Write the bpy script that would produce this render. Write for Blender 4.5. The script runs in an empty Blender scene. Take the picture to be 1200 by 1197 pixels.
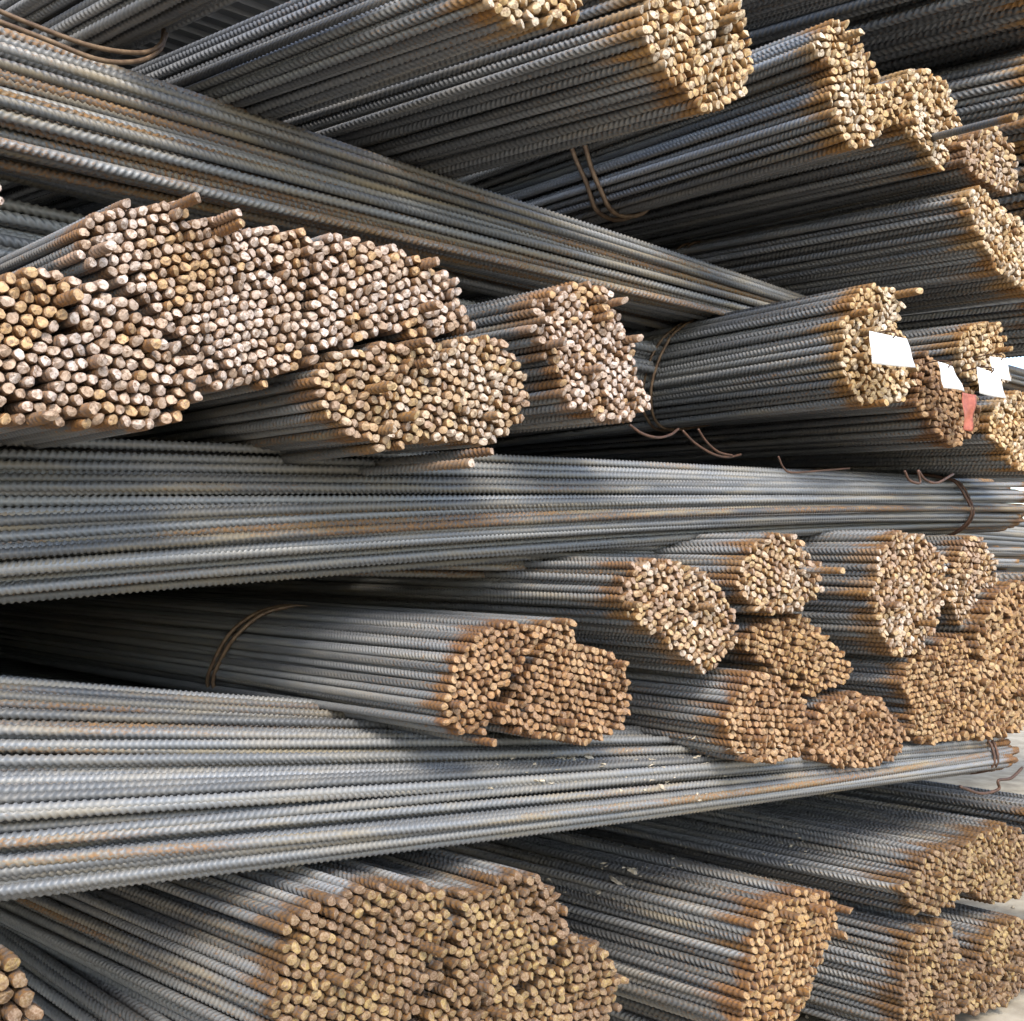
import bpy, math, random
import numpy as np
from mathutils import Matrix, Vector

random.seed(7)
RNG = np.random.default_rng(7)
scene = bpy.context.scene
COL = scene.collection

# ---------------------------------------------------------------- camera
# World axes: X runs along the crosswise bundles, Y along the bundles seen end-on, Z up.
CAM_H = 1.2                       # metres from the lens to the face of the stack (plane y = 0)
PP = np.array([600.0, 598.5])
VX, VY = (2150.0, 690.0), (-680.0, 640.0)    # vanishing points of X and Y, photo pixels
F = math.sqrt(-float(np.dot(np.array(VX) - PP, np.array(VY) - PP)))
def ray(px, py): return np.array([(px - PP[0]) / F, -(py - PP[1]) / F, -1.0])
ax = ray(*VX); ax /= np.linalg.norm(ax)
ay = ray(*VY); ay -= ax * np.dot(ax, ay); ay /= np.linalg.norm(ay)
AXES = np.array([ax, ay, np.cross(ax, ay)])  # world = AXES @ cam
cam_d = bpy.data.cameras.new('camera')
cam = bpy.data.objects.new('camera', cam_d); COL.objects.link(cam)
cam_d.sensor_fit = 'HORIZONTAL'; cam_d.sensor_width = 36.0; cam_d.lens = 36.0 * F / 1200.0
cam_d.clip_start = 0.02; cam_d.clip_end = 3000
m4 = Matrix.Identity(4)
for i in range(3):
    for j in range(3): m4[i][j] = AXES[i, j]
m4.translation = Vector((0, -CAM_H, 0)); cam.matrix_world = m4
scene.camera = cam

def at(px, py, y=0.0):
    d = AXES @ ray(px, py); t = (y + CAM_H) / d[1]
    return np.array([d[0] * t, y, d[2] * t])
def project(p):
    c = AXES.T @ (np.array(p) - np.array([0, -CAM_H, 0]))
    return np.array([PP[0] - F * c[0] / c[2], PP[1] + F * c[1] / c[2]])
def depth(p): return -float((AXES.T @ (np.array(p) - np.array([0, -CAM_H, 0])))[2])
def vdir(px, py):
    d = AXES @ ray(px, py); return d / np.linalg.norm(d)

# ---------------------------------------------------------------- light
SUN_TO = Vector((-0.36, -0.63, 0.69)).normalized()
world = bpy.data.worlds.new('World'); scene.world = world; world.use_nodes = True
wn = world.node_tree.nodes; wl = world.node_tree.links
bg = wn['Background']; bg.inputs['Strength'].default_value = 0.15
sky = wn.new('ShaderNodeTexSky'); sky.sky_type = 'NISHITA'; sky.sun_disc = False
sky.sun_elevation = math.asin(SUN_TO.z); sky.sun_rotation = math.atan2(SUN_TO.x, SUN_TO.y)
sky.air_density = 1.0; sky.dust_density = 1.6; sky.ozone_density = 1.0
wl.new(sky.outputs[0], bg.inputs['Color'])
sun_d = bpy.data.lights.new('sun', 'SUN'); sun_d.energy = 1.3; sun_d.angle = math.radians(22)
sun_d.color = (1.0, 0.93, 0.82)
sun = bpy.data.objects.new('sun', sun_d); COL.objects.link(sun)
sun.rotation_euler = SUN_TO.to_track_quat('Z', 'Y').to_euler()
vs = scene.view_settings; vs.view_transform = 'Standard'; vs.look = 'None'; vs.gamma = 1.0
vs.use_curve_mapping = False; vs.exposure = 1.6
scene.cycles.max_bounces = 6; scene.cycles.diffuse_bounces = 3; scene.cycles.glossy_bounces = 3
scene.cycles.use_denoising = True

# ---------------------------------------------------------------- materials
class NT:
    def __init__(s, name):
        s.m = bpy.data.materials.new(name); s.m.use_nodes = True
        s.n = s.m.node_tree.nodes; s.l = s.m.node_tree.links
        s.b = s.n['Principled BSDF']
    def node(s, t, **kw):
        n = s.n.new(t)
        for k, v in kw.items():
            if k.startswith('i_'):
                n.inputs[k[2:].replace('_', ' ')].default_value = v
            else: setattr(n, k, v)
        return n
    def link(s, a, b): s.l.new(a, b)
    def math(s, op, a, b=None, clamp=False):
        n = s.n.new('ShaderNodeMath'); n.operation = op; n.use_clamp = clamp
        for i, v in enumerate((a, b)):
            if v is None: continue
            if isinstance(v, (int, float)): n.inputs[i].default_value = v
            else: s.l.new(v, n.inputs[i])
        return n.outputs[0]
    def mix(s, fac, a, b, blend='MIX'):
        n = s.n.new('ShaderNodeMix'); n.data_type = 'RGBA'; n.blend_type = blend
        for sock, v in ((n.inputs[0], fac), (n.inputs[6], a), (n.inputs[7], b)):
            if isinstance(v, (int, float)): sock.default_value = v
            elif isinstance(v, tuple): sock.default_value = v if len(v) == 4 else (*v, 1)
            else: s.l.new(v, sock)
        return n.outputs[2]
    def smooth(s, v, lo, hi, a=0.0, b=1.0):
        n = s.n.new('ShaderNodeMapRange'); n.interpolation_type = 'SMOOTHSTEP'
        for i, q in zip((1, 2, 3, 4), (lo, hi, a, b)):
            if isinstance(q, (int, float)): n.inputs[i].default_value = q
            else: s.l.new(q, n.inputs[i])
        s.l.new(v, n.inputs[0]); return n.outputs[0]
    def noise(s, vec, scale, detail=4, rough=0.6):
        n = s.node('ShaderNodeTexNoise'); n.inputs['Scale'].default_value = scale
        n.inputs['Detail'].default_value = detail; n.inputs['Roughness'].default_value = rough
        s.l.new(vec, n.inputs['Vector']); return n.outputs[0]
    def vmap(s, vec, scale):
        n = s.node('ShaderNodeVectorMath', operation='MULTIPLY'); s.l.new(vec, n.inputs[0]); n.inputs[1].default_value = scale
        return n.outputs[0]

def bar_coords(t):
    tc = t.node('ShaderNodeTexCoord'); oi = t.node('ShaderNodeObjectInfo')
    off = t.math('MULTIPLY', oi.outputs['Random'], 173.0)
    cmb = t.node('ShaderNodeCombineXYZ'); t.link(off, cmb.inputs[0]); t.link(t.math('MULTIPLY', off, 0.37), cmb.inputs[1])
    add = t.node('ShaderNodeVectorMath', operation='ADD'); t.link(tc.outputs['Object'], add.inputs[0]); t.link(cmb.outputs[0], add.inputs[1])
    sep = t.node('ShaderNodeSeparateXYZ'); t.link(tc.outputs['Object'], sep.inputs[0])
    return tc, oi, add.outputs[0], sep

# bar.color rgb = rust tint of this bar's end, alpha = how rusty its length is
def steel_material():
    t = NT('mill_scale_steel')
    tc, oi, vec, sep = bar_coords(t)
    poke = t.math('GREATER_THAN', oi.outputs['Alpha'], 1.5)
    alpha = t.math('SUBTRACT', oi.outputs['Alpha'], t.math('MULTIPLY', poke, 2.0))
    streak = t.noise(t.vmap(vec, (5.0, 60.0, 60.0)), 1.0, 5, 0.65)
    fine = t.noise(t.vmap(vec, (160.0, 260.0, 260.0)), 1.0, 3, 0.6)
    patch = t.noise(t.vmap(vec, (1.7, 14.0, 14.0)), 1.0, 3, 0.55)
    steel = t.mix(streak, (0.115, 0.123, 0.133), (0.31, 0.316, 0.316))
    hsv = t.node('ShaderNodeHueSaturation'); t.link(steel, hsv.inputs['Color'])
    t.link(t.math('ADD', t.math('MULTIPLY', oi.outputs['Random'], 0.75), 0.5), hsv.inputs['Value'])
    steel = hsv.outputs[0]
    rust = t.mix(t.smooth(fine, 0.3, 0.7), (0.055, 0.026, 0.009), (0.26, 0.125, 0.030))
    # thin ochre bloom along the bar
    thr = t.math('SUBTRACT', 0.84, t.math('MULTIPLY', alpha, 0.40))
    mixed = t.math('ADD', t.math('MULTIPLY', patch, 0.75), t.math('MULTIPLY', fine, 0.25))
    body = t.math('MULTIPLY', t.math('MULTIPLY', t.smooth(mixed, thr, t.math('ADD', thr, 0.13)), 0.75), t.smooth(fine, 0.34, 0.58, 0.25, 1.0))
    dusty = t.math('MULTIPLY', t.smooth(streak, 0.42, 0.68), t.math('MULTIPLY', alpha, 0.9))
    # rust creeping in from the cut end
    rnd2 = t.math('FRACT', t.math('MULTIPLY', oi.outputs['Random'], 37.7))
    reach = t.math('MULTIPLY', t.math('ADD', t.math('MULTIPLY', patch, 0.10), t.math('MULTIPLY', t.smooth(streak, 0.3, 0.75), 0.09)), t.math('ADD', t.math('ADD', 0.3, t.math('MULTIPLY', poke, 1.0)), t.math('MULTIPLY', rnd2, 1.1)))
    endm = t.smooth(sep.outputs[0], t.math('MULTIPLY', reach, 0.35), reach, 1.0, 0.0)
    speck = t.smooth(fine, 0.56, 0.66)
    near = t.smooth(sep.outputs[0], 0.05, 0.45, 1.0, 0.0)
    tint_rust = t.mix(0.45, rust, t.mix(1.0, oi.outputs['Color'], oi.outputs['Color'], 'MULTIPLY'))
    c = t.mix(dusty, steel, (0.235, 0.19, 0.115))
    c = t.mix(t.math('MULTIPLY', t.math('MULTIPLY', speck, near), 0.7), c, rust)
    c = t.mix(body, c, rust)
    c = t.mix(t.math('MULTIPLY', endm, t.math('ADD', t.math('MULTIPLY', fine, 0.6), 0.6), True), c, tint_rust)
    t.link(c, t.b.inputs['Base Color'])
    rm = t.math('MAXIMUM', t.math('MAXIMUM', body, endm), t.math('MULTIPLY', dusty, 0.8))
    t.link(t.math('SUBTRACT', 0.30, t.math('MULTIPLY', rm, 0.30)), t.b.inputs['Metallic'])
    t.link(t.math('ADD', t.math('MULTIPLY', rm, 0.36), t.math('ADD', 0.38, t.math('MULTIPLY', fine, 0.26))), t.b.inputs['Roughness'])
    bp = t.node('ShaderNodeBump'); bp.inputs['Strength'].default_value = 0.25; bp.inputs['Distance'].default_value = 0.0006
    t.link(fine, bp.inputs['Height']); t.link(bp.outputs[0], t.b.inputs['Normal'])
    return t.m

def cut_material():
    t = NT('sheared_bar_end')
    tc, oi, vec, sep = bar_coords(t)
    n1 = t.noise(t.vmap(vec, (150.0, 150.0, 150.0)), 1.0, 4, 0.65)
    n2 = t.noise(t.vmap(vec, (420.0, 420.0, 420.0)), 1.0, 2, 0.6)
    r = t.math('SQRT', t.math('ADD', t.math('MULTIPLY', sep.outputs[1], sep.outputs[1]), t.math('MULTIPLY', sep.outputs[2], sep.outputs[2])))
    rim = t.smooth(t.math('ADD', r, t.math('MULTIPLY', n1, 0.003)), 0.0068, 0.0095)
    base = t.mix(t.smooth(n1, 0.30, 0.60), (0.13, 0.07, 0.034), oi.outputs['Color'])
    base = t.mix(t.math('MULTIPLY', t.smooth(n2, 0.35, 0.7), 0.3), base, (0.45, 0.36, 0.27))
    base = t.mix(t.math('MULTIPLY', rim, 0.75), base, (0.12, 0.058, 0.024))
    t.link(base, t.b.inputs['Base Color']); t.b.inputs['Roughness'].default_value = 0.72
    t.b.inputs['Metallic'].default_value = 0.05
    bp = t.node('ShaderNodeBump'); bp.inputs['Strength'].default_value = 0.5; bp.inputs['Distance'].default_value = 0.001
    t.link(n1, bp.inputs['Height']); t.link(bp.outputs[0], t.b.inputs['Normal'])
    return t.m

def plain(name, c1, c2, scale, rough=0.8, metal=0.0, bump=0.0, dist=0.002):
    t = NT(name); tc = t.node('ShaderNodeTexCoord')
    n = t.noise(tc.outputs['Object'], scale, 6, 0.65)
    t.link(t.mix(t.smooth(n, 0.3, 0.7), c1, c2), t.b.inputs['Base Color'])
    t.b.inputs['Roughness'].default_value = rough; t.b.inputs['Metallic'].default_value = metal
    if bump:
        bp = t.node('ShaderNodeBump'); bp.inputs['Strength'].default_value = bump; bp.inputs['Distance'].default_value = dist
        t.link(n, bp.inputs['Height']); t.link(bp.outputs[0], t.b.inputs['Normal'])
    return t.m

M_STEEL = steel_material(); M_CUT = cut_material()
M_WIRE = plain('rusty_wire', (0.10, 0.06, 0.035), (0.22, 0.15, 0.09), 60, 0.6, 0.3)
M_DARKWIRE = plain('dark_wire', (0.05, 0.03, 0.022), (0.12, 0.06, 0.035), 60, 0.6, 0.3)
M_PAPER = plain('white_paper', (0.74, 0.74, 0.73), (0.83, 0.83, 0.81), 40, 0.7)
M_RED = plain('red_tape', (0.24, 0.055, 0.03), (0.38, 0.11, 0.06), 90, 0.5)
M_FLAKE = plain('dry_cement', (0.36, 0.30, 0.21), (0.54, 0.48, 0.37), 120, 0.95, 0, 0.5)
M_GROUND = plain('sandy_concrete', (0.25, 0.21, 0.15), (0.42, 0.37, 0.28), 9, 0.95, 0, 0.4, 0.01)

# ---------------------------------------------------------------- meshes
D0, L0 = 0.016, 3.4
def bar_mesh(seed, bend=0.0, ribbed=True, length=L0):
    r = np.random.default_rng(seed)
    n = 12; th = np.arange(n) * 2 * np.pi / n
    pitch = r.uniform(0.58, 0.74) * D0; R = 0.408 * D0; rib = r.uniform(0.10, 0.122) * D0
    npitch = int(length / pitch); ni = npitch * 4
    xs = ((np.arange(npitch)[:, None] + np.array([0.0, 0.42, 0.58, 0.86])[None, :]) * pitch).ravel()
    prof = np.tile(np.array([0.0, 0.0, 1.0, 1.0]), npitch)[:ni]
    prof[:6] *= np.linspace(0.2, 0.9, 6)
    cres = np.abs(np.sin(th)) ** 0.55
    seam = (np.abs(np.sin(th)) < 0.1) * 0.55
    tri = 2 * np.abs(((th / np.pi) % 2.0) - 1.0) - 1.0
    rad = R + rib * np.maximum(prof[:, None] * cres[None, :], seam[None, :])
    ca, cb = r.normal(0, 0.32, 2)
    cut = R * (ca * np.cos(th) + cb * np.sin(th) + r.uniform(0.0, 0.35) * np.abs(np.cos(th - r.uniform(0, 3))) + r.normal(0, 0.05, n))
    w = np.clip(xs / (3.0 * pitch), 0, 1)[:, None]
    X = xs[:, None] + r.uniform(0.5, 0.8) * pitch * tri[None, :] * w + cut[None, :] * (1 - w)
    lump = 0.12 * np.cos(2 * (th + r.uniform(0, 3))) + 0.08 * np.cos(3 * (th + r.uniform(0, 3))) + r.normal(0, 0.03, n)
    sq = 1 + (1 - w) * lump[None, :]
    Y = rad * sq * np.cos(th); Zc = rad * sq * np.sin(th)
    # bevelled, sheared cap
    bx = cut - 0.016 * D0; bev = r.uniform(0.90, 0.985, n)
    capx = np.append(bx, bx.min() * 0.6 + bx.mean() * 0.4 - 0.01 * D0)
    capy = np.append(Y[0] * bev, r.normal(0, 0.2) * R); capz = np.append(Zc[0] * bev, r.normal(0, 0.2) * R)
    V = np.concatenate([np.stack([X.ravel(), Y.ravel(), Zc.ravel()], 1), np.stack([capx, capy, capz], 1)])
    if bend:
        u = np.clip(V[:, 0] / length, 0, 1); V[:, 2] += bend * 4 * u * (1 - u)
    i = np.arange(ni - 1)[:, None] * n; j = np.arange(n)[None, :]; k = (np.arange(n)[None, :] + 1) % n
    Q = np.stack([i + j, i + k, i + n + k, i + n + j], -1).reshape(-1, 4)
    c0 = ni * n
    bq = [[c0 + a, c0 + (a + 1) % n, (a + 1) % n, a] for a in range(n)]
    tri_f = [[c0 + n, c0 + (a + 1) % n, c0 + a] for a in range(n)]
    quads = np.concatenate([Q, np.array(bq)])
    me = bpy.data.meshes.new('bar')
    nq, nt = len(quads), n
    me.vertices.add(len(V)); me.vertices.foreach_set('co', V.astype(np.float32).ravel())
    me.loops.add(nq * 4 + nt * 3)
    me.loops.foreach_set('vertex_index', np.concatenate([quads.ravel(), np.array(tri_f).ravel()]).astype(np.int32))
    me.polygons.add(nq + nt)
    ls = np.concatenate([np.arange(nq) * 4, nq * 4 + np.arange(nt) * 3]).astype(np.int32)
    me.polygons.foreach_set('loop_start', ls)
    mi = np.zeros(nq + nt, np.int32); mi[nq - n:] = 1
    me.polygons.foreach_set('material_index', mi)
    sm = np.ones(nq + nt, bool); sm[nq - n:] = False
    me.polygons.foreach_set('use_smooth', sm)
    me.materials.append(M_STEEL); me.materials.append(M_CUT)
    me.update(calc_edges=True)
    return me
BARS = [bar_mesh(100 + i, bend=b) for i, b in enumerate((0, 0.004, -0.004, 0.008, 0, 0.012, -0.007, 0.003, -0.010))]
BENT = {}
def bent_mesh(b):
    b = round(b / 0.008) * 0.008
    if abs(b) < 0.006: return random.choice(BARS)
    if b not in BENT: BENT[b] = bar_mesh(300 + len(BENT), bend=b)
    return BENT[b]

def link(name, data, parent=None):
    o = bpy.data.objects.new(name, data); COL.objects.link(o)
    if parent is not None: o.parent = parent
    return o
def tag(o, label=None, cat=None, group=None, kind=None):
    for k, v in (('label', label), ('category', cat), ('group', group), ('kind', kind)):
        if v: o[k] = v
    return o
def tube(points, r, name, mat, parent=None, origin=(0, 0, 0), closed=False, seg=8):
    P = np.array(points, float) - np.array(origin); N = len(P)
    T = np.zeros_like(P)
    for i in range(N):
        a = P[(i + 1) % N] if (closed or i < N - 1) else P[i]
        b = P[i - 1] if (closed or i > 0) else P[i]
        T[i] = (a - b) / max(1e-9, np.linalg.norm(a - b))
    up = np.array([0.3, 0.2, 1.0]); V = []
    u = np.cross(T[0], up); u /= np.linalg.norm(u)
    for i in range(N):
        u = u - T[i] * np.dot(u, T[i]); u /= np.linalg.norm(u); v = np.cross(T[i], u)
        for s in range(seg):
            a = 2 * math.pi * s / seg; V.append(P[i] + r * (math.cos(a) * u + math.sin(a) * v))
    fs = []
    for i in range(N if closed else N - 1):
        i2 = (i + 1) % N
        for s in range(seg):
            s2 = (s + 1) % seg
            fs.append((i * seg + s, i * seg + s2, i2 * seg + s2, i2 * seg + s))
    if not closed:
        fs.append(tuple(range(seg))[::-1]); fs.append(tuple((N - 1) * seg + s for s in range(seg)))
    me = bpy.data.meshes.new(name); me.from_pydata([tuple(map(float, p)) for p in V], [], fs)
    for p in me.polygons: p.use_smooth = True
    me.materials.append(mat)
    return link(name, me, parent)
def spline(pts, n=12):
    P = np.array(pts, float); P = np.vstack([2 * P[0] - P[1], P, 2 * P[-1] - P[-2]]); out = []
    for i in range(1, len(P) - 2):
        for k in range(n):
            t = k / n
            out.append(0.5 * ((2 * P[i]) + (P[i + 1] - P[i - 1]) * t + (2 * P[i - 1] - 5 * P[i] + 4 * P[i + 1] - P[i + 2]) * t * t
                              + (3 * P[i] - P[i - 1] - 3 * P[i + 1] + P[i + 2]) * t ** 3))
    out.append(P[-2]); return out

# ---------------------------------------------------------------- packing
def inside(P, poly):
    x, y = P[:, 0], P[:, 1]; c = np.zeros(len(P), bool); n = len(poly)
    for i in range(n):
        x1, y1 = poly[i]; x2, y2 = poly[i - 1]
        cond = ((y1 > y) != (y2 > y)) & (x < (x2 - x1) * (y - y1) / (y2 - y1 + 1e-12) + x1)
        c ^= cond
    return c
def shrink(poly, d):
    P = np.array(poly); c = P.mean(0); v = P - c
    return c + v * np.maximum(0.1, 1 - d / np.linalg.norm(v, axis=1))[:, None]
def pack(poly, d, drop=0.015, loose=1.04):
    poly = np.array(poly); inner = shrink(poly, d * 0.45)
    lo, hi = poly.min(0), poly.max(0); c = (lo + hi) / 2; R = np.linalg.norm(hi - lo) / 2 + d
    s = d * loose; a = RNG.uniform(0, math.pi / 3)
    g = [((i + 0.5 * (j % 2)) * s, j * s * 0.866) for j in range(-int(R / s / .8) - 2, int(R / s / .8) + 3) for i in range(-int(R / s) - 2, int(R / s) + 3)]
    g = np.array(g); g = g @ np.array([[math.cos(a), -math.sin(a)], [math.sin(a), math.cos(a)]]) + c
    g += RNG.normal(0, 0.24 * d, g.shape)
    g = g[inside(g, shrink(poly, -1.6 * d))]
    for _ in range(18):
        df = g[:, None] - g[None]; ds = np.sqrt((df ** 2).sum(-1)) + np.eye(len(g))
        push = np.maximum(0, d * 1.0 - ds) / ds
        g = g + 0.5 * (df * push[..., None]).sum(1)
    g = g[inside(g, inner)]
    return g[RNG.random(len(g)) > drop]

def hull(P):
    P = sorted(map(tuple, P))
    def half(p):
        h = []
        for q in p:
            while len(h) > 1 and (h[-1][0] - h[-2][0]) * (q[1] - h[-2][1]) - (h[-1][1] - h[-2][1]) * (q[0] - h[-2][0]) <= 0: h.pop()
            h.append(q)
        return h
    a, b = half(P), half(P[::-1]); return np.array(a[:-1] + b[:-1])

def place_bar(parent, origin, p0, direction, d, tint, rust, mesh, roll=None):
    o = link('bar', mesh, parent)
    dv = Vector(direction).normalized()
    up = Vector((0, 0, 1)); yv = up.cross(dv).normalized(); zv = dv.cross(yv)
    rot = Matrix((dv, yv, zv)).transposed().to_4x4()
    rot = rot @ Matrix.Rotation(random.uniform(0, 2 * math.pi) if roll is None else roll, 4, 'X')
    s = d / D0
    o.matrix_basis = Matrix.Translation(Vector(p0) - Vector(origin)) @ rot @ Matrix.Scale(s, 4)
    o.color = (*tint, rust)
    return o

PAL = {  # cut-end tints from fresh to rusty: base colours of the sheared faces
    'pink':  [(0.58, 0.50, 0.45), (0.52, 0.42, 0.36), (0.46, 0.36, 0.29), (0.40, 0.29, 0.21), (0.45, 0.29, 0.14)],
    'gold':  [(0.60, 0.52, 0.40), (0.58, 0.46, 0.29), (0.54, 0.39, 0.20), (0.48, 0.32, 0.13)],
    'mixed': [(0.50, 0.42, 0.34), (0.46, 0.36, 0.25), (0.44, 0.31, 0.15), (0.39, 0.26, 0.14), (0.34, 0.24, 0.17)],
    'brown': [(0.37, 0.25, 0.115), (0.34, 0.205, 0.08), (0.30, 0.165, 0.052), (0.34, 0.20, 0.06)],
    'ochre': [(0.27, 0.185, 0.06), (0.21, 0.138, 0.05), (0.17, 0.105, 0.045), (0.135, 0.08, 0.04)],  # rusty tints, darkened further to stand in for the bottom row's shade
    'rust':  [(0.36, 0.225, 0.105), (0.33, 0.185, 0.075), (0.29, 0.15, 0.052), (0.25, 0.14, 0.065)],
}
from mathutils import noise as mnoise
def tint_of(pal, q=None):
    P = PAL[pal]
    if q is None: u = random.random()
    else: u = 0.5 + 0.75 * mnoise.noise(Vector((q[0] * 14, q[1] * 14, 3.7))) + random.gauss(0, 0.24)
    c = np.array(P[int(np.clip(u, 0, 0.999) * len(P))]) * random.uniform(0.85, 1.12)
    return tuple(float(v) for v in np.clip(c, 0, 0.75))

def wire_loop(root, origin, section, p_at, name='tie_wire', r=0.0028, mat=None, n=2, gap=0.012, skew=0.0):
    """closed wire bands round a bundle; section(t) gives 3-D centres of the bars at t metres from the ends"""
    for k in range(n):
        t = p_at + (k - (n - 1) / 2) * gap
        C3, e1, e2, d = section(t)
        c = C3.mean(0); uv = np.stack([(C3 - c) @ e1, (C3 - c) @ e2], 1)
        H = hull(uv); hc = H.mean(0)
        H = hc + (H - hc) * (1 + (d * 0.5 + r) / np.linalg.norm(H - hc, axis=1))[:, None]
        pts = []
        ax_ = np.cross(e1, e2)
        for i in range(len(H)):
            a, b = H[i], H[(i + 1) % len(H)]; m_ = max(1, int(np.linalg.norm(b - a) / 0.012))
            for q in range(m_):
                p = a + (b - a) * q / m_
                w = c + e1 * p[0] + e2 * p[1] + ax_ * (skew * p[1] + 0.003 * math.sin(9 * p[0] / 0.1 + k * 2))
                pts.append(w)
        P = np.array(pts)
        for _ in range(2): P = (np.roll(P, 1, 0) + 2 * P + np.roll(P, -1, 0)) / 4
        tube(P, r, name, mat or M_WIRE, root, origin, closed=True, seg=6)

# ---------------------------------------------------------------- bundles seen end-on
END_BARS = {}; STUB = {}
def end_bundle(key, poly, px, label, y=0.0, vp=VY, pal='brown', rust=0.25, tie=None, tilt=(0.0, 0.0), jit=0.0026, poke=0.013,
               conv=1.0, tie_kw=None, skew=0.0, drop=0.015):
    P3 = np.array([at(a, b, y) for a, b in poly]); P2 = P3[:, [0, 2]]
    c2 = P2.mean(0); d = px * depth((c2[0], y, c2[1])) / F
    pts = pack(P2, d, drop)
    while len(pts) > 300: d *= 1.03; pts = pack(P2, d, drop)
    origin = np.array([c2[0], y, P2[:, 1].min()])
    root = link('rebar_bundle', None); root.location = origin; root.empty_display_size = 0.05
    tag(root, label, 'rebar bundle', 'rebar bundles stacked with their cut ends showing')
    base = vdir(*vp); tl = 0.9; starts, dirs = [], []
    for q in pts:
        off = q - c2
        yy = y + tilt[0] * off[0] + tilt[1] * off[1] + RNG.normal(0, jit)
        out = random.random() < poke
        if out: yy -= random.uniform(0.012, 0.04)
        p0 = np.array([q[0], yy, q[1]])
        back = np.array([c2[0], y, c2[1]]) + base * tl + np.array([off[0], 0, off[1]]) * conv
        dr = back - np.array([q[0], y, q[1]]); dr /= np.linalg.norm(dr)
        dr = dr + RNG.normal(0, 0.003, 3)
        starts.append(p0); dirs.append(dr / np.linalg.norm(dr))
        place_bar(root, origin, p0, dr, d * 0.985, tint_of(pal, q), float(np.clip(rust + RNG.normal(0, 0.22), 0, 1)) + (2 if out else 0), random.choice(BARS))
    S, Dv = np.array(starts), np.array(dirs)
    def section(t):
        k = (y + t - S[:, 1]) / Dv[:, 1]
        return S + Dv * k[:, None], np.array([1.0, 0, 0]), np.array([0, 0, 1.0]), d
    if tie:
        for tx in tie:
            lo, hi = 0.02, 3.0
            for _ in range(40):
                mid = (lo + hi) / 2
                if project(section(mid)[0].mean(0))[0] > tx: lo = mid
                else: hi = mid
            wire_loop(root, origin, section, lo, **(tie_kw or {}), skew=skew)
    END_BARS[key] = (root, origin, section, d); STUB[key] = (base, pal, rust)
    return root

# ---------------------------------------------------------------- bundles lying across
def cross_bundle(key, left, right, d, label, xl=0.41, xr=2.6, pal='brown', rust=0.3, bend=0.0, shell=3, jit=0.0055, endjit=0.03, ext=0.0):
    """left/right: four (y, z) corners (front-bottom, front-top, back-top, back-bottom) of the section at x = xl and x = xr"""
    Lc, Rc = np.array(left, float), np.array(right, float)
    # round the section a little
    def bil(C, u, v): return (1 - u) * (1 - v) * C[0] + (1 - u) * v * C[1] + u * v * C[2] + u * (1 - v) * C[3]
    w = np.linalg.norm(Lc[3] - Lc[0]); hgt = np.linalg.norm(Lc[1] - Lc[0])
    a = np.linspace(0, 2 * math.pi, 40, endpoint=False)
    sup = np.stack([np.sign(np.cos(a)) * np.abs(np.cos(a)) ** 0.55 * w / 2, np.sign(np.sin(a)) * np.abs(np.sin(a)) ** 0.55 * hgt / 2], 1)
    pts = pack(sup, d, 0.0, 1.03)
    keep = []
    for q in pts:      # only the outer layers can be seen
        m_ = max(abs(q[0]) / (w / 2 - d * 0.4), abs(q[1]) / (hgt / 2 - d * 0.4))
        if min(w / 2 - abs(q[0]), hgt / 2 - abs(q[1])) < d * shell: keep.append(q)
    keep = keep[:300]
    origin = np.array([xr, Rc[:, 0].mean(), Rc[:, 1].min()])
    root = link('rebar_bundle', None); root.location = origin; root.empty_display_size = 0.05
    tag(root, label, 'rebar bundle', 'rebar bundles laid across between the layers')
    S, Dv = [], []
    for q in keep:
        u, v = q[0] / w + 0.5, q[1] / hgt + 0.5
        l2, r2 = bil(Lc, u, v) + RNG.normal(0, jit, 2), bil(Rc, u, v) + RNG.normal(0, jit, 2)
        p_l, p_r = np.array([xl, *l2]), np.array([xr, *r2])
        dr = p_l - p_r; dr /= np.linalg.norm(dr)
        p0 = p_r - dr * (RNG.normal(0, endjit) + ext)
        b = bend(u, v) if callable(bend) else bend
        mesh = bent_mesh(b + RNG.normal(0, 0.009))
        place_bar(root, origin, p0, dr, d * 0.985, tint_of(pal), float(np.clip(rust + RNG.normal(0, 0.25), 0, 1)), mesh,
                  roll=random.uniform(-0.35, 0.35) if b else None)
        S.append(p0); Dv.append(dr)
    S, Dv = np.array(S), np.array(Dv)
    def section(t):
        k = (xr - t - S[:, 0]) / Dv[:, 0]
        return S + Dv * k[:, None], np.array([0, 1.0, 0]), np.array([0, 0, 1.0]), d
    return root, origin, section

# ---------------------------------------------------------------- the setting
def grid_ground():
    me = bpy.data.meshes.new('ground'); s = 900
    me.from_pydata([(-s, -s, 0), (s, -s, 0), (s, s, 0), (-s, s, 0)], [], [(0, 1, 2, 3)])
    me.materials.append(M_GROUND); o = link('ground', me); o.location.z = -0.93
    tag(o, kind='structure')
grid_ground()

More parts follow.
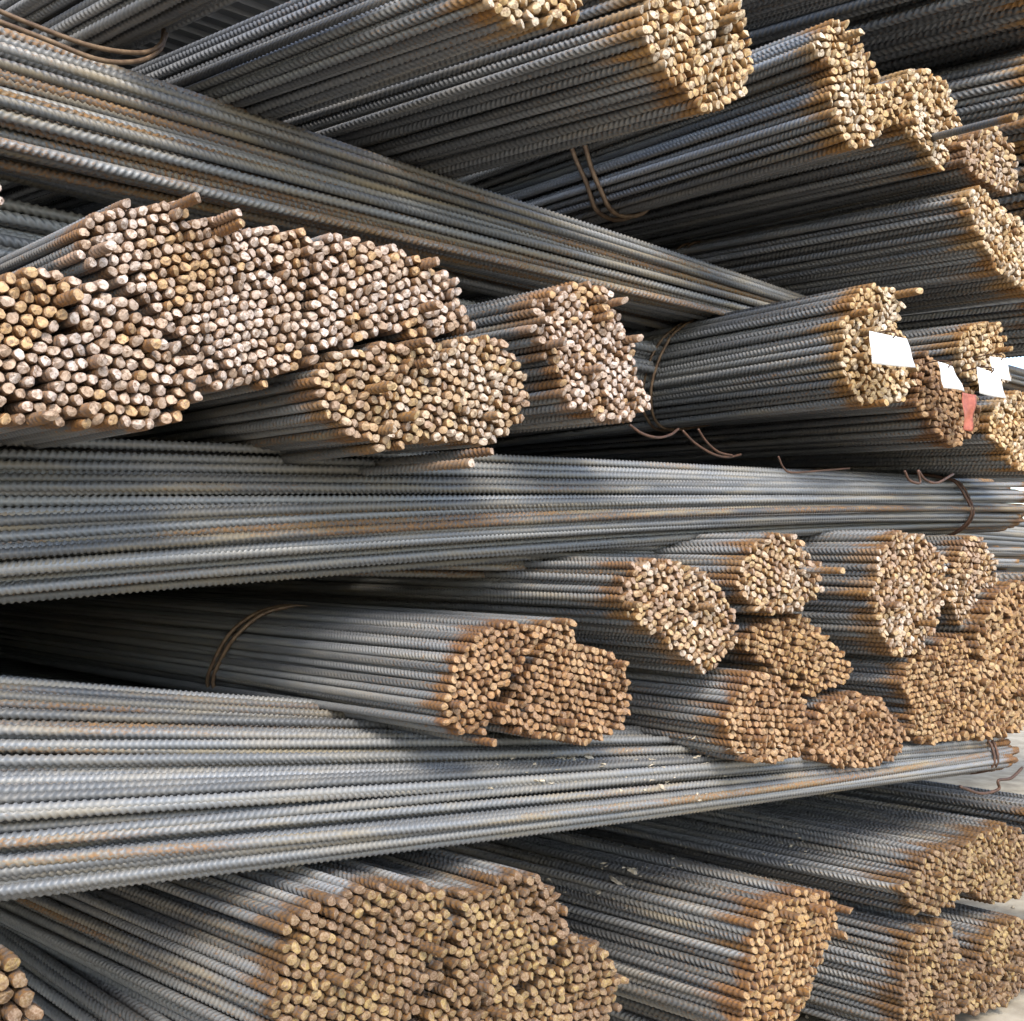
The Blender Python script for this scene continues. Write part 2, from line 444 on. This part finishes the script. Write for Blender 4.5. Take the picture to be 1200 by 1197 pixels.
# the rest of the stack, deep inside and beyond the left edge: plain bars in the dark, one mass
def inner_mass():
    V, Fc = [], []
    def rod(p, q, r):
        p, q = np.array(p, float), np.array(q, float); t = q - p; t /= np.linalg.norm(t)
        u = np.cross(t, [0, 0, 1.0]); u /= np.linalg.norm(u); v = np.cross(t, u); b = len(V)
        for e in (p, q):
            for s in range(6):
                a = s * math.pi / 3; V.append(tuple(e + r * (math.cos(a) * u + math.sin(a) * v)))
        for s in range(6): Fc.append((b + s, b + (s + 1) % 6, b + 6 + (s + 1) % 6, b + 6 + s))
        Fc.append(tuple(b + s for s in range(6))[::-1]); Fc.append(tuple(b + 6 + s for s in range(6)))
    def block(axis, a0, a1, b0, b1, z0, z1, s=0.03):
        for i in range(int((b1 - b0) / s)):
            for j in range(int((z1 - z0) / (s * .87))):
                b = b0 + s * (i + .5 * (j % 2)) + RNG.normal(0, .002); z = z0 + s * .87 * j + s / 2
                k = RNG.normal(0, .02, 2)
                if axis == 'x': rod((a0 + k[0], b, z), (a1 + k[1], b, z), s * .5)
                else: rod((b, a0 + k[0], z), (b, a1 + k[1], z), s * .5)
    INNER(block)
    me = bpy.data.meshes.new('inner_bars'); me.from_pydata(V, [], Fc); me.materials.append(M_STEEL)
    o = link('inner_bars', me); o.color = (0.3, 0.2, 0.1, 0.2)
    tag(o, 'dark mass of steel bars deep inside the stack', 'steel bars', kind='stuff')
def INNER(block):
    # crosswise layers behind the front crosswise bundles
    for y0, y1, z0, z1 in ((0.9, 1.7, 0.40, 0.49), (1.7, 2.9, 0.42, 0.66), (0.6, 2.9, 0.04, 0.10), (0.55, 2.9, -0.36, -0.24), (0.5, 2.9, -0.93, -0.78), (0.7, 2.9, 1.12, 1.25)):
        block('x', -1.0, 2.5 if z0 < -0.3 else 5.5, y0, y1, z0, z1, 0.05)
    # unseen closing row, added to keep sky light out from behind
    block('x', -1.0, 6.5, 3.0, 3.15, -0.93, 1.5, 0.05)
    # end-on bundles beyond the left edge of the picture
    for z0, z1, y0 in ((0.80, 1.05, 0.05), (0.12, 0.50, 0.05), (-0.24, 0.0, 0.25), (-0.75, -0.37, 0.9)):
        block('y', y0, 2.95, -0.8, 0.25, z0, z1, 0.05)
inner_mass()

# ---------------------------------------------------------------- crosswise bundles
def zpx(px, py, y): return float(at(px, py, y)[2])
B1 = cross_bundle('B1', [(0.36, zpx(0, 185, .36)), (0.38, zpx(0, 14, .38)), (0.66, zpx(0, 14, .38)), (0.64, zpx(0, 205, .60))],
                  [(0.36, 0.565), (0.38, zpx(1195, 432, .38)), (0.66, zpx(1195, 432, .38)), (0.66, 0.565)],
                  0.0158, 'long grey bundle running down from the upper left corner behind the pale sawn ends', rust=0.85, pal='mixed', xl=float(at(0, 100, .38)[0]), xr=float(at(1195, 455, .38)[0]), ext=0.3)
B1b = cross_bundle('B1b', [(0.5, zpx(0, 300, .5)), (0.52, zpx(0, 228, .52)), (0.7, zpx(0, 228, .52)), (0.7, zpx(0, 300, .5))],
                   [(0.5, .40), (0.52, .50), (0.7, .50), (0.7, .40)],
                   0.0190, 'few bluish bars showing in the dark gap above the far left bundle ends', rust=0.15, pal='mixed')
B2 = cross_bundle('B2', [(0.13, zpx(0, 732, .13)), (0.19, zpx(0, 512, .19)), (0.44, zpx(0, 512, .19)), (0.44, zpx(0, 725, .15))],
                  [(0.10, zpx(1188, 616, .1)), (0.14, zpx(1188, 562, .14)), (0.36, zpx(1188, 566, .14)), (0.36, zpx(1188, 616, .1))],
                  0.0136, 'long crosswise bundle at mid height with its narrow tied end at the right', rust=0.5, pal='mixed',
                  xl=float(at(0, 600, .15)[0]), xr=float(at(1188, 590, .15)[0]), bend=lambda u, v: 0.036 * (1 - v) ** 1.3)
B2b = cross_bundle('B2b', [(0.24, zpx(0, 660, .24)), (0.24, zpx(0, 620, .24)), (0.40, zpx(0, 620, .24)), (0.40, zpx(0, 660, .24))],
                   [(0.12, zpx(1200, 690, .12)), (0.13, zpx(1200, 636, .13)), (0.30, zpx(1200, 636, .13)), (0.30, zpx(1200, 690, .12))],
                   0.0130, 'short run of ochre bars sloping down at the right edge under the tied end', xl=float(at(0, 640, .24)[0]), xr=float(at(1200, 660, .12)[0]), rust=0.8, pal='gold', ext=0.1)
B2d = cross_bundle('B2d', [(0.45, 0.03), (0.47, 0.18), (0.75, 0.18), (0.75, 0.03)], [(0.45, 0.02), (0.47, 0.16), (0.75, 0.16), (0.75, 0.02)],
                   0.0160, 'pale bars glimpsed behind the tied end at the right edge', xl=2.9, xr=5.6, rust=0.4, pal='mixed')
B3 = cross_bundle('B3', [(0.01, zpx(0, 1098, .01)), (0.02, zpx(0, 900, .02)), (0.42, zpx(0, 712, .42)), (0.40, zpx(0, 1030, .02))],
                  [(0.0, zpx(1193, 905, 0)), (0.02, zpx(1193, 858, 0.02)), (0.30, zpx(1193, 858, 0.05)), (0.30, zpx(1193, 905, 0))],
                  0.0130, 'broad crosswise bundle of silvery bars with cement flecks below the brown ends', rust=0.6, pal='brown', bend=lambda u, v: -0.055 * v * (0.4 + 0.6 * u))

# ---------------------------------------------------------------- end-on bundles
UP = (-1100, 620)
E = end_bundle
# top row
E('a0', [(300, -190), (430, -190), (470, -110), (420, -60), (330, -70)], 15, 'dark overhead bars with a loose wire in the upper left corner', vp=(-1000, 620), pal='gold', rust=0.2)
E('a1', [(558, 0), (575, 14), (612, 34), (640, 34), (662, 30), (686, 30), (692, 5), (690, -60), (600, -75), (553, -35)], 13.5, 'bundle with golden ends cut by the top edge of the picture', y=-0.10, vp=UP, pal='gold', rust=0.25)
E('a1b', [(470, -60), (540, -60), (548, -8), (500, 12), (455, -15)], 13.5, 'shaded bundle behind and left of the topmost golden ends', y=0.12, vp=UP, pal='gold', rust=0.2)
E('a2', [(733, 15), (735, -30), (800, -75), (865, -50), (887, 8), (892, 45), (890, 100), (872, 122), (845, 138), (818, 128), (788, 108), (762, 75), (742, 45)], 11.8, 'large round bundle with sunlit golden ends at the top centre', y=-0.10, vp=UP, pal='gold', rust=0.2, tilt=(0.1, 0.0))
E('a3', [(950, 55), (955, 38), (985, 16), (1004, 30), (1022, 60), (1034, 85), (1038, 110), (1046, 150), (1030, 168), (1005, 184), (988, 168), (975, 135), (970, 110), (975, 80)], 10.2, 'two lobed bundle with a double wire tie right of the large round golden one', y=-0.06, vp=(-480, 590), pal='gold', rust=0.25, tie=[722], tie_kw=dict(gap=0.035, r=0.0052))
E('a4', [(1030, 105), (1040, 95), (1080, 73), (1105, 88), (1125, 118), (1130, 150), (1116, 190), (1105, 204), (1085, 182), (1068, 160), (1042, 138)], 9.2, 'smaller sunlit bundle under the single long protruding bar', y=0.03, vp=(-700, 600), pal='gold', rust=0.25)
E('a5', [(1128, 168), (1140, 152), (1166, 144), (1190, 168), (1197, 222), (1182, 232), (1150, 215), (1128, 190)], 8.6, 'pale bundle near the upper right edge just below the long protruding bar', y=0.0, vp=(-700, 600), pal='mixed', rust=0.2)
E('a6', [(1130, 228), (1150, 216), (1175, 238), (1202, 262), (1222, 300), (1222, 350), (1192, 338), (1165, 316), (1148, 282), (1136, 254)], 8.4, 'wide shaded bundle at the right edge with a thin double wire far back', vp=(-750, 600), pal='gold', rust=0.2, tie=[850], tie_kw=dict(gap=0.03, r=0.0035))
E('a7', [(1215, 350), (1250, 345), (1300, 360), (1300, 410), (1250, 405)], 8.2, 'dark bars in deep shade below the wide bundle at the right edge', vp=(-900, 600), pal='brown', rust=0.15)
E('a8', [(1215, 70), (1260, 40), (1320, 50), (1330, 150), (1270, 185), (1225, 140)], 8.5, 'dark bars behind the long protruding bar at the upper right edge', y=0.0, vp=UP, pal='gold', rust=0.1)
E('a9', [(1150, -100), (1230, -120), (1320, -60), (1310, 30), (1240, 35), (1180, -20)], 8.8, 'dark mass of shaded bars filling the upper right corner', y=0.0, vp=UP, pal='gold', rust=0.1)
E('a10', [(940, -130), (1030, -150), (1120, -100), (1100, -30), (1010, -20), (950, -60)], 9.5, 'shaded bars above the two lobed bundle at the top', y=0.02, vp=UP, pal='gold', rust=0.1)
E('a11', [(1225, -60), (1330, -90), (1390, 20), (1330, 90), (1240, 40)], 8.4, 'upper right shaded bars running out of the picture above the long bar', y=0.05, vp=UP, pal='gold', rust=0.1)
E('a12', [(1212, 150), (1260, 130), (1330, 170), (1330, 300), (1260, 290), (1225, 230)], 8.6, 'bars filling the right edge between the two sunlit bundles there', y=0.05, vp=(-750, 600), pal='gold', rust=0.15)
# second row
E('b0', [(-70, 240), (-40, 195), (0, 205), (10, 222), (8, 240), (-30, 262)], 15, 'last pale bar ends peeking in at the left edge', y=0.0, pal='pink', rust=0.2)
E('b1', [(-70, 330), (-70, 505), (0, 497), (60, 500), (130, 508), (215, 506), (242, 472), (242, 430), (205, 400), (192, 370), (152, 343), (110, 314), (40, 304), (0, 312)], 15.6, 'largest pale bundle of thick blunt ends at the left edge', y=-0.05, pal='pink', rust=0.3, poke=0.018, jit=0.0022)
E('b2', [(92, 268), (106, 238), (190, 228), (228, 240), (290, 258), (366, 266), (372, 300), (362, 340), (362, 390), (352, 440), (312, 457), (246, 463), (238, 430), (202, 400), (190, 370), (150, 345), (110, 315), (76, 302)], 13.1, 'tall bundle of pinkish white ends with two bars poking out on top', y=0.0, pal='pink', rust=0.25, poke=0.02)
E('b3', [(366, 268), (440, 276), (508, 296), (532, 315), (552, 355), (565, 388), (520, 394), (450, 398), (402, 408), (365, 426), (356, 390), (363, 340)], 12.6, 'upper middle bundle of whitish ends sloping down to the right', y=0.0, pal='pink', rust=0.25, poke=0.02)
E('b4', [(366, 452), (370, 425), (405, 408), (450, 398), (520, 395), (568, 388), (602, 405), (622, 448), (627, 475), (612, 502), (592, 516), (572, 528), (540, 522), (500, 525), (450, 532), (410, 517), (375, 482)], 11.8, 'golden brown bundle lying under the whitish ends at the centre', y=-0.01, pal='mixed', rust=0.3, poke=0.018)
E('b5', [(620, 382), (624, 350), (640, 338), (690, 326), (722, 340), (726, 365), (746, 400), (752, 440), (767, 465), (767, 482), (740, 497), (690, 495), (662, 472), (650, 440), (635, 410)], 10.6, 'single narrow bundle of pale ends standing apart at the picture centre', y=0.02, pal='pink', rust=0.3, poke=0.018)
E('b6', [(984, 420), (984, 385), (1000, 345), (1017, 328), (1047, 335), (1060, 355), (1056, 385), (1067, 400), (1074, 450), (1062, 472), (1030, 482), (1005, 474), (990, 450)], 9.6, 'sunlit bundle carrying the largest white paper tag', vp=(-330, 620), pal='gold', rust=0.3, tie=[806], tie_kw=dict(gap=0.026, r=0.0032), skew=0.3, poke=0.018)
E('b7', [(1072, 470), (1071, 428), (1085, 408), (1102, 422), (1122, 440), (1150, 466), (1152, 500), (1126, 527), (1100, 516), (1084, 496)], 8.2, 'low bundle with a red strip hanging on its brown ends', vp=(-500, 600), pal='rust', rust=0.3, y=0.0)
E('b8', [(1122, 415), (1125, 388), (1150, 373), (1176, 378), (1180, 418), (1188, 450), (1160, 462), (1132, 442)], 8.0, 'bundle behind the small folded tag and above the red strip', vp=(-500, 600), pal='gold', rust=0.35, y=0.03)
E('b9', [(1155, 490), (1165, 470), (1192, 455), (1222, 465), (1222, 560), (1192, 552), (1176, 528), (1160, 512)], 7.8, 'yellowish bundle at the right edge below the pair of tags', vp=(-700, 570), pal='gold', rust=0.35, y=-0.02)
# third row
E('c1', [(518, 850), (516, 810), (528, 770), (550, 743), (577, 728), (617, 726), (642, 743), (612, 790), (582, 828), (572, 862), (545, 868)], 10.3, 'bundle with a thick curved wire tie at the middle left', vp=(-680, 645), pal='rust', rust=0.2, tie=[305], tie_kw=dict(gap=0.022, r=0.0035), skew=0.5, y=-0.03)
E('c1b', [(617, 727), (673, 721), (678, 753), (722, 763), (740, 790), (742, 830), (734, 854), (695, 878), (660, 876), (610, 864), (578, 846), (595, 810), (625, 770), (642, 743)], 9.8, 'reddish brown ends beside the wire tied bundle and slightly recessed', pal='rust', rust=0.2, y=0.0)
E('c2', [(724, 700), (727, 678), (740, 658), (776, 653), (822, 664), (847, 685), (864, 710), (867, 745), (857, 772), (830, 792), (805, 777), (770, 747), (735, 722)], 9.4, 'round bundle with golden ends resting above the brown ones at the centre', pal='mixed', rust=0.3)
E('c3', [(862, 690), (863, 665), (880, 640), (905, 623), (937, 626), (947, 645), (968, 665), (968, 690), (945, 717), (905, 724), (880, 716)], 8.8, 'bundle of greyish ends with one bar sticking out to the right', pal='mixed', rust=0.3)
E('c4', [(868, 755), (880, 735), (905, 725), (945, 718), (966, 738), (987, 760), (1002, 785), (992, 802), (965, 816), (945, 822), (925, 800), (900, 788)], 8.4, 'dull brown bundle wedged between four others in the third row', y=0.02, pal='brown', rust=0.25)
E('c5', [(848, 850), (857, 815), (880, 785), (915, 788), (947, 823), (950, 860), (937, 892), (905, 900), (870, 895), (853, 880)], 8.8, 'reddish bundle resting on the crosswise bars with pale crusted lowest bars', y=-0.03, pal='rust', rust=0.55)
E('c6', [(945, 848), (965, 825), (1000, 810), (1036, 816), (1052, 840), (1067, 865), (1052, 892), (1020, 902), (980, 900), (950, 890)], 8.2, 'lowest rusty bundle of the third row next to the crusted one', y=0.0, pal='rust', rust=0.3)
E('c7', [(1018, 700), (1024, 670), (1030, 640), (1050, 620), (1087, 626), (1110, 655), (1113, 690), (1103, 722), (1097, 742), (1076, 768), (1050, 772), (1030, 747)], 7.6, 'tall bundle with light brown ends right of the sticking out bar', pal='mixed', rust=0.25)
E('c8', [(1052, 800), (1062, 778), (1090, 755), (1130, 740), (1142, 780), (1137, 830), (1122, 872), (1090, 878), (1066, 862), (1070, 830)], 7.4, 'bundle under the tall light brown one with a small dark hole beside it', y=0.0, pal='brown', rust=0.25)
E('c9', [(1110, 705), (1122, 650), (1132, 628), (1152, 626), (1166, 648), (1174, 690), (1164, 724), (1147, 740), (1128, 744)], 7.4, 'narrow upright bundle right of the tall light brown one', y=0.04, pal='mixed', rust=0.3)
E('c10', [(1147, 737), (1162, 700), (1180, 682), (1207, 676), (1212, 850), (1190, 864), (1160, 870), (1122, 870), (1137, 830), (1142, 780)], 7.2, 'brown bundle second from the right edge in the third row', y=0.0, pal='brown', rust=0.25)
# bottom row
E('d0', [(-70, 1130), (-20, 1098), (25, 1113), (50, 1140), (53, 1190), (53, 1280), (-70, 1280)], 22, 'thick rusty ends in the lower left corner', y=-0.06, pal='ochre', rust=0.4)
E('d1', [(322, 1130), (332, 1080), (370, 1055), (420, 1038), (500, 1033), (532, 1050), (537, 1085), (522, 1110), (527, 1150), (502, 1180), (482, 1212), (470, 1275), (325, 1275), (310, 1200)], 13.4, 'large ochre bundle of coarse ends left of centre on the bottom row', vp=(-850, 650), y=-0.04, pal='ochre', rust=0.4)
E('d2', [(532, 1050), (575, 1032), (600, 1016), (642, 1028), (670, 1055), (670, 1100), (652, 1130), (602, 1170), (590, 1275), (482, 1275), (502, 1180), (527, 1150), (522, 1110), (537, 1085)], 12.5, 'ochre bundle in the middle of three touching ones on the bottom row', vp=(-800, 650), y=-0.02, pal='ochre', rust=0.45)
E('d3', [(652, 1130), (672, 1094), (716, 1104), (724, 1125), (734, 1145), (730, 1180), (716, 1205), (702, 1275), (590, 1275), (602, 1170)], 11.8, 'small dark brown bundle lowest of the three touching ones', y=0.0, pal='ochre', rust=0.3)
E('d9', [(235, 1260), (300, 1225), (390, 1290), (390, 1430), (260, 1430), (215, 1340)], 16, 'shaded bluish bars running down out of the bottom left of the picture', y=0.02, vp=(-680, 640), pal='brown', rust=0.12)
E('d4', [(878, 1140), (884, 1075), (905, 1055), (945, 1038), (980, 1048), (985, 1075), (972, 1110), (967, 1132), (952, 1162), (947, 1182), (925, 1210), (890, 1225), (862, 1205), (870, 1165)], 10.6, 'long bundle with pale cement flakes on its upper bars', y=0.0, vp=(-850, 640), pal='brown', rust=0.45)
E('d5', [(1055, 1045), (1064, 1025), (1085, 1000), (1110, 988), (1140, 983), (1142, 1010), (1137, 1047), (1105, 1078), (1075, 1073)], 8.6, 'bundle of weathered ochre ends above the ground at the lower right', y=0.0, vp=(-800, 650), pal='ochre', rust=0.45)
E('d6', [(1132, 1000), (1142, 980), (1175, 963), (1202, 972), (1220, 1020), (1197, 1053), (1170, 1063), (1140, 1052)], 8.0, 'upper bundle at the right edge of the bottom row', y=0.03, vp=(-800, 650), pal='ochre', rust=0.4)
E('d7', [(1058, 1130), (1064, 1098), (1085, 1083), (1115, 1073), (1127, 1110), (1127, 1150), (1122, 1190), (1110, 1222), (1060, 1230), (1052, 1190)], 8.8, 'rusty bundle second from the right at the bottom edge', y=0.0, vp=(-800, 650), pal='ochre', rust=0.4)
E('d8', [(1128, 1150), (1145, 1118), (1160, 1093), (1185, 1073), (1212, 1078), (1222, 1140), (1192, 1172), (1165, 1187), (1130, 1192)], 8.0, 'rusty bundle standing nearest the sandy ground in the lower right corner', y=0.0, vp=(-800, 650), pal='ochre', rust=0.4)

E('c11', [(1210, 690), (1240, 672), (1290, 680), (1300, 780), (1290, 850), (1216, 852)], 7.4, 'brown bundle cut by the right edge of the picture in the third row', y=0.02, pal='brown', rust=0.3)
E('d10', [(1212, 952), (1300, 945), (1310, 1015), (1225, 1020)], 7.6, 'long bars above the ground running out at the lower right edge', y=0.02, vp=(-800, 650), pal='ochre', rust=0.35)
E('d11', [(866, 1214), (930, 1232), (1010, 1228), (1030, 1330), (900, 1350)], 10.5, 'shaded bars under the flake covered bundle at the bottom edge', y=0.06, vp=(-850, 640), pal='ochre', rust=0.3)
# single bars that stick far out of their bundles
def lone_bar(tip, back, y, d, label, pal='gold'):
    p0 = at(*tip, y); p1 = at(*back, y + 0.55)
    o = place_bar(None, (0, 0, 0), p0, p1 - p0, d, tint_of(pal), 0.5, random.choice(BARS))
    o.name = 'steel_bar'; tag(o, label, 'steel bar', 'single bars sticking out of the stack')
def stub(key, tip, y):
    root, origin, _, d = END_BARS[key]; base, pal, rust = STUB[key]
    place_bar(root, origin, at(*tip, y), base, d * 0.985, tint_of(pal), 2.4, random.choice(BARS))
for key, tip, y in (('b6', (1078, 341), -.055), ('c3', (988, 669), -.075), ('b4', (553, 543), -.05), ('b4', (577, 529), -.05), ('c1', (580, 871), -.05),
                    ('b2', (232, 231), -.05), ('b2', (280, 249), -.05), ('b2', (284, 261), -.05), ('d4', (998, 1068), -.03), ('d4', (992, 1097), -.03)):
    stub(key, tip, y)
lone_bar((1190, 137), (1005, 181), -0.22, 0.0155, 'single long bar reaching out to the upper right edge')

# ---------------------------------------------------------------- loose wires
def loose_wire(key, pts, r=0.0028, mat=None, name='tie_wire'):
    root, origin = key[0], key[1]
    P = [at(a, b, y) for a, b, y in pts]
    tube(spline(P), r, name, mat or M_WIRE, root, origin, seg=6)
loose_wire(END_BARS['a0'], [(-20, 5, .3), (40, 30, .3), (110, 55, .3), (165, 62, .32), (188, 52, .36), (192, 35, .42)], 0.0032)
loose_wire(END_BARS['a0'], [(-20, 18, .28), (50, 45, .28), (115, 70, .28), (160, 72, .3), (186, 60, .35), (195, 40, .42)], 0.0032)
loose_wire(END_BARS['b5'], [(738, 498, .02), (752, 508, .02), (770, 513, .03), (785, 510, .05), (795, 503, .1)], 0.0022, M_DARKWIRE)
loose_wire(END_BARS['b7'], [(800, 505, .2), (815, 520, .2), (835, 532, .2), (852, 536, .2), (868, 533, .22)], 0.0024, M_DARKWIRE)
loose_wire(END_BARS['b7'], [(818, 503, .2), (828, 518, .2), (842, 530, .2), (858, 534, .2)], 0.0024, M_DARKWIRE)
loose_wire(END_BARS['b7'], [(912, 535, .1), (918, 548, .1), (928, 554, .1), (960, 552, .1), (995, 549, .12)], 0.002, M_DARKWIRE)
loose_wire(B2, [(1060, 552, -.03), (1066, 563, -.03), (1078, 566, -.03), (1076, 552, -.03), (1084, 562, -.03), (1098, 566, -.03), (1117, 556, -.02)], 0.0026, M_DARKWIRE)
wire_loop(B2[0], B2[1], B2[2], 0.30, n=2, gap=0.012, r=0.0032, mat=M_DARKWIRE, skew=-0.2)
wire_loop(B3[0], B3[1], B3[2], 0.10, n=2, gap=0.02, r=0.0032, mat=M_DARKWIRE)
loose_wire(B3, [(1125, 922, -.02), (1150, 930, -.02), (1170, 925, -.02), (1170, 915, -.02), (1185, 912, -.02), (1198, 900, -.01)], 0.0032, M_DARKWIRE)

# ---------------------------------------------------------------- paper tags and the red strip
def sheet(name, quad, y, mat, bend, label, cat, thick=0.0006, nx=8, ny=8, group=None, tie=True, slant=0.0, wave=0.3):
    Q = [at(a, b, y + slant * k) for k, (a, b) in enumerate(quad)]     # top-left, top-right, bottom-right, bottom-left
    o0 = sum(Q) / 4; nrm = np.cross(Q[1] - Q[0], Q[3] - Q[0]); nrm /= np.linalg.norm(nrm)
    V, Fc = [], []
    for side in (0, 1):
        for j in range(ny + 1):
            for i in range(nx + 1):
                u, v = i / nx, j / ny
                p = (1 - u) * (1 - v) * Q[0] + u * (1 - v) * Q[1] + u * v * Q[2] + (1 - u) * v * Q[3]
                p = p + nrm * (bend * math.sin(math.pi * u) * (0.4 + v) + bend * wave * math.sin(5 * v * (1 + wave) + 2 * u + 6 * u * v * wave) + side * thick) - o0
                V.append(tuple(p))
    n1 = (nx + 1) * (ny + 1); w = nx + 1
    for j in range(ny):
        for i in range(nx):
            a = j * w + i
            Fc.append((a, a + 1, a + w + 1, a + w)); Fc.append((n1 + a, n1 + a + w, n1 + a + w + 1, n1 + a + 1))
    edge = [i for i in range(w)] + [j * w + nx for j in range(1, ny + 1)] + [ny * w + i for i in range(nx - 1, -1, -1)] + [j * w for j in range(ny - 1, 0, -1)]
    for a, b in zip(edge, edge[1:] + edge[:1]): Fc.append((b, a, n1 + a, n1 + b))
    me = bpy.data.meshes.new(name); me.from_pydata(V, [], Fc); me.materials.append(mat)
    for p in me.polygons: p.use_smooth = True
    o = link(name, me); o.location = o0; tag(o, label, cat, group)
    if tie:
        top = (Q[0] * 0.45 + Q[1] * 0.55); top = top * 0.9 + o0 * 0.1
        tube(spline([top + np.array([0, -.004, -.004]), top + np.array([.002, -.008, .006]), top + np.array([.004, .02, .012]), top + np.array([.004, .06, .008])], 6),
             0.0014, 'tag_wire', M_DARKWIRE, o, o0, seg=6)
    return o
TG = 'white paper tags wired to the bundle ends'
sheet('paper_tag', [(1019, 388), (1063, 397), (1073, 431), (1022, 426)], -0.065, M_PAPER, 0.003, 'largest white paper tag, leftmost of the four', 'tag', group=TG)
sheet('paper_tag', [(1099, 424), (1116, 430), (1131, 459), (1106, 455)], -0.05, M_PAPER, -0.004, 'narrow curled white tag between the largest tag and the red strip', 'tag', group=TG)
sheet('paper_tag', [(1145, 430), (1170, 438), (1179, 467), (1148, 461)], -0.05, M_PAPER, 0.003, 'lower front white tag of the overlapping pair', 'tag', group=TG)
sheet('paper_tag', [(1160, 418), (1179, 420), (1185, 447), (1164, 441)], -0.02, M_PAPER, 0.003, 'upper rear white tag of the overlapping pair', 'tag', group=TG)
sheet('red_strip', [(1128, 460), (1145, 463), (1139, 506), (1130, 503)], -0.055, M_RED, 0.004, 'crumpled red tape strip hanging below the tags', 'tape strip', nx=8, ny=18, tie=False, wave=0.45)

# ---------------------------------------------------------------- cement flakes lying on the lower bars
def flake(p, size, label):
    n = 9; r = np.random.default_rng(int(p[0] * 1e4) % 99999)
    V = []; rad = size * r.uniform(0.45, 1.0, n); el = r.uniform(1.2, 2.2); rot = r.uniform(0, 3)
    for z, k in ((0, 1.0), (size * 0.35, 0.75)):
        for i in range(n):
            a = 2 * math.pi * i / n; x, yv = rad[i] * k * math.cos(a) * el, rad[i] * k * math.sin(a)
            V.append((x * math.cos(rot) - yv * math.sin(rot), x * math.sin(rot) + yv * math.cos(rot), z * r.uniform(0.6, 1.2)))
    Fc = [tuple(range(n))[::-1], tuple(range(n, 2 * n))] + [(i, (i + 1) % n, n + (i + 1) % n, n + i) for i in range(n)]
    me = bpy.data.meshes.new('cement_flake'); me.from_pydata(V, [], Fc); me.materials.append(M_FLAKE)
    o = link('cement_flake', me); o.location = p; o.rotation_euler = (0.25, r.uniform(-.2, .2), 0); tag(o, label, 'cement flake', 'dry cement flakes on the bars')
deps = bpy.context.evaluated_depsgraph_get()
def hit(px, py):
    d = AXES @ ray(px, py); d /= np.linalg.norm(d)
    ok, loc, nrm, idx, ob, mt = scene.ray_cast(deps, Vector((0, -CAM_H, 0)), Vector(d))
    return np.array(loc) if ok else None
bpy.context.view_layer.update(); deps = bpy.context.evaluated_depsgraph_get()
FL = [((655, 888), .012, 'pale flake on the broad silvery bundle below the reddish brown ends'),
      ((672, 889), .006, 'small flake beside the larger one below the reddish brown ends'),
      ((690, 888), .007, 'thin flake right of the two below the reddish brown ends'),
      ((742, 1022), .014, 'largest white flake on the long lower bundle'),
      ((722, 1033), .011, 'second white flake on the long lower bundle left of the largest'),
      ((702, 1046), .007, 'smallest flake leftmost on the long lower bundle'),
      ((775, 922), .006, 'crusty flake on the silvery bundle toward the right'),
      ((635, 915), .005, 'tiny yellowish flake on the middle of the silvery bundle')]
for (a, b), s, lab in FL:
    p = hit(a, b)
    if p is not None: flake(p, s, lab)

# fine crumbs of the same cement, too many and small to count
def crumbs():
    r = np.random.default_rng(5); V, Fc = [], []
    for cx, cy, sx, sy, n in ((665, 888, 22, 4, 26), (760, 915, 40, 14, 40), (640, 914, 30, 10, 14), (728, 1028, 30, 12, 40), (790, 1000, 50, 10, 30), (925, 985, 25, 14, 36), (700, 1045, 40, 14, 24), (840, 882, 40, 8, 40)):
        for _ in range(n):
            p = hit(float(r.normal(cx, sx)), float(r.normal(cy, sy)))
            if p is None or p[1] > 1.2: continue
            b = len(V); q = r.uniform(0.0008, 0.0030); c = [p + r.normal(0, 1, 3) * q * np.array([1.6, 1.0, 0.5]) for _ in range(6)]
            V += [tuple(x) for x in c]
            c = np.array(c)
            Fc += [(b, b + 1, b + 2), (b, b + 2, b + 3), (b, b + 3, b + 4), (b, b + 4, b + 1), (b + 5, b + 2, b + 1), (b + 5, b + 3, b + 2), (b + 5, b + 4, b + 3), (b + 5, b + 1, b + 4)]
    me = bpy.data.meshes.new('cement_crumbs'); me.from_pydata(V, [], Fc); me.materials.append(M_FLAKE)
    tag(link('cement_crumbs', me), 'crumbs of dry cement scattered on the lower bars', 'cement crumbs', kind='stuff')
crumbs()

# loose stones on the ground by the last bundle
def stones():
    r = np.random.default_rng(9); V, Fc = [], []
    for _ in range(900):
        x, y = r.uniform(1.9, 4.2), r.uniform(-0.9, 1.6); q = r.uniform(0.003, 0.012) * (1 if r.random() < .9 else 1.8); b = len(V)
        dirs = np.array([[0, 0, 1], [1, 0, 0], [0, 1, 0], [-1, 0, 0], [0, -1, 0], [0, 0, -.4]], float)
        for d_ in dirs: V.append(tuple(np.array([x, y, -0.93 + q * .3]) + d_ * q * r.uniform(.6, 1.3, 3)))
        Fc += [(b, b + 1, b + 2), (b, b + 2, b + 3), (b, b + 3, b + 4), (b, b + 4, b + 1), (b + 5, b + 2, b + 1), (b + 5, b + 3, b + 2), (b + 5, b + 4, b + 3), (b + 5, b + 1, b + 4)]
    me = bpy.data.meshes.new('gravel'); me.from_pydata(V, [], Fc); me.materials.append(M_GROUND)
    tag(link('gravel', me), 'loose beige stones on the ground by the lowest bundles', 'gravel', kind='stuff')
stones()
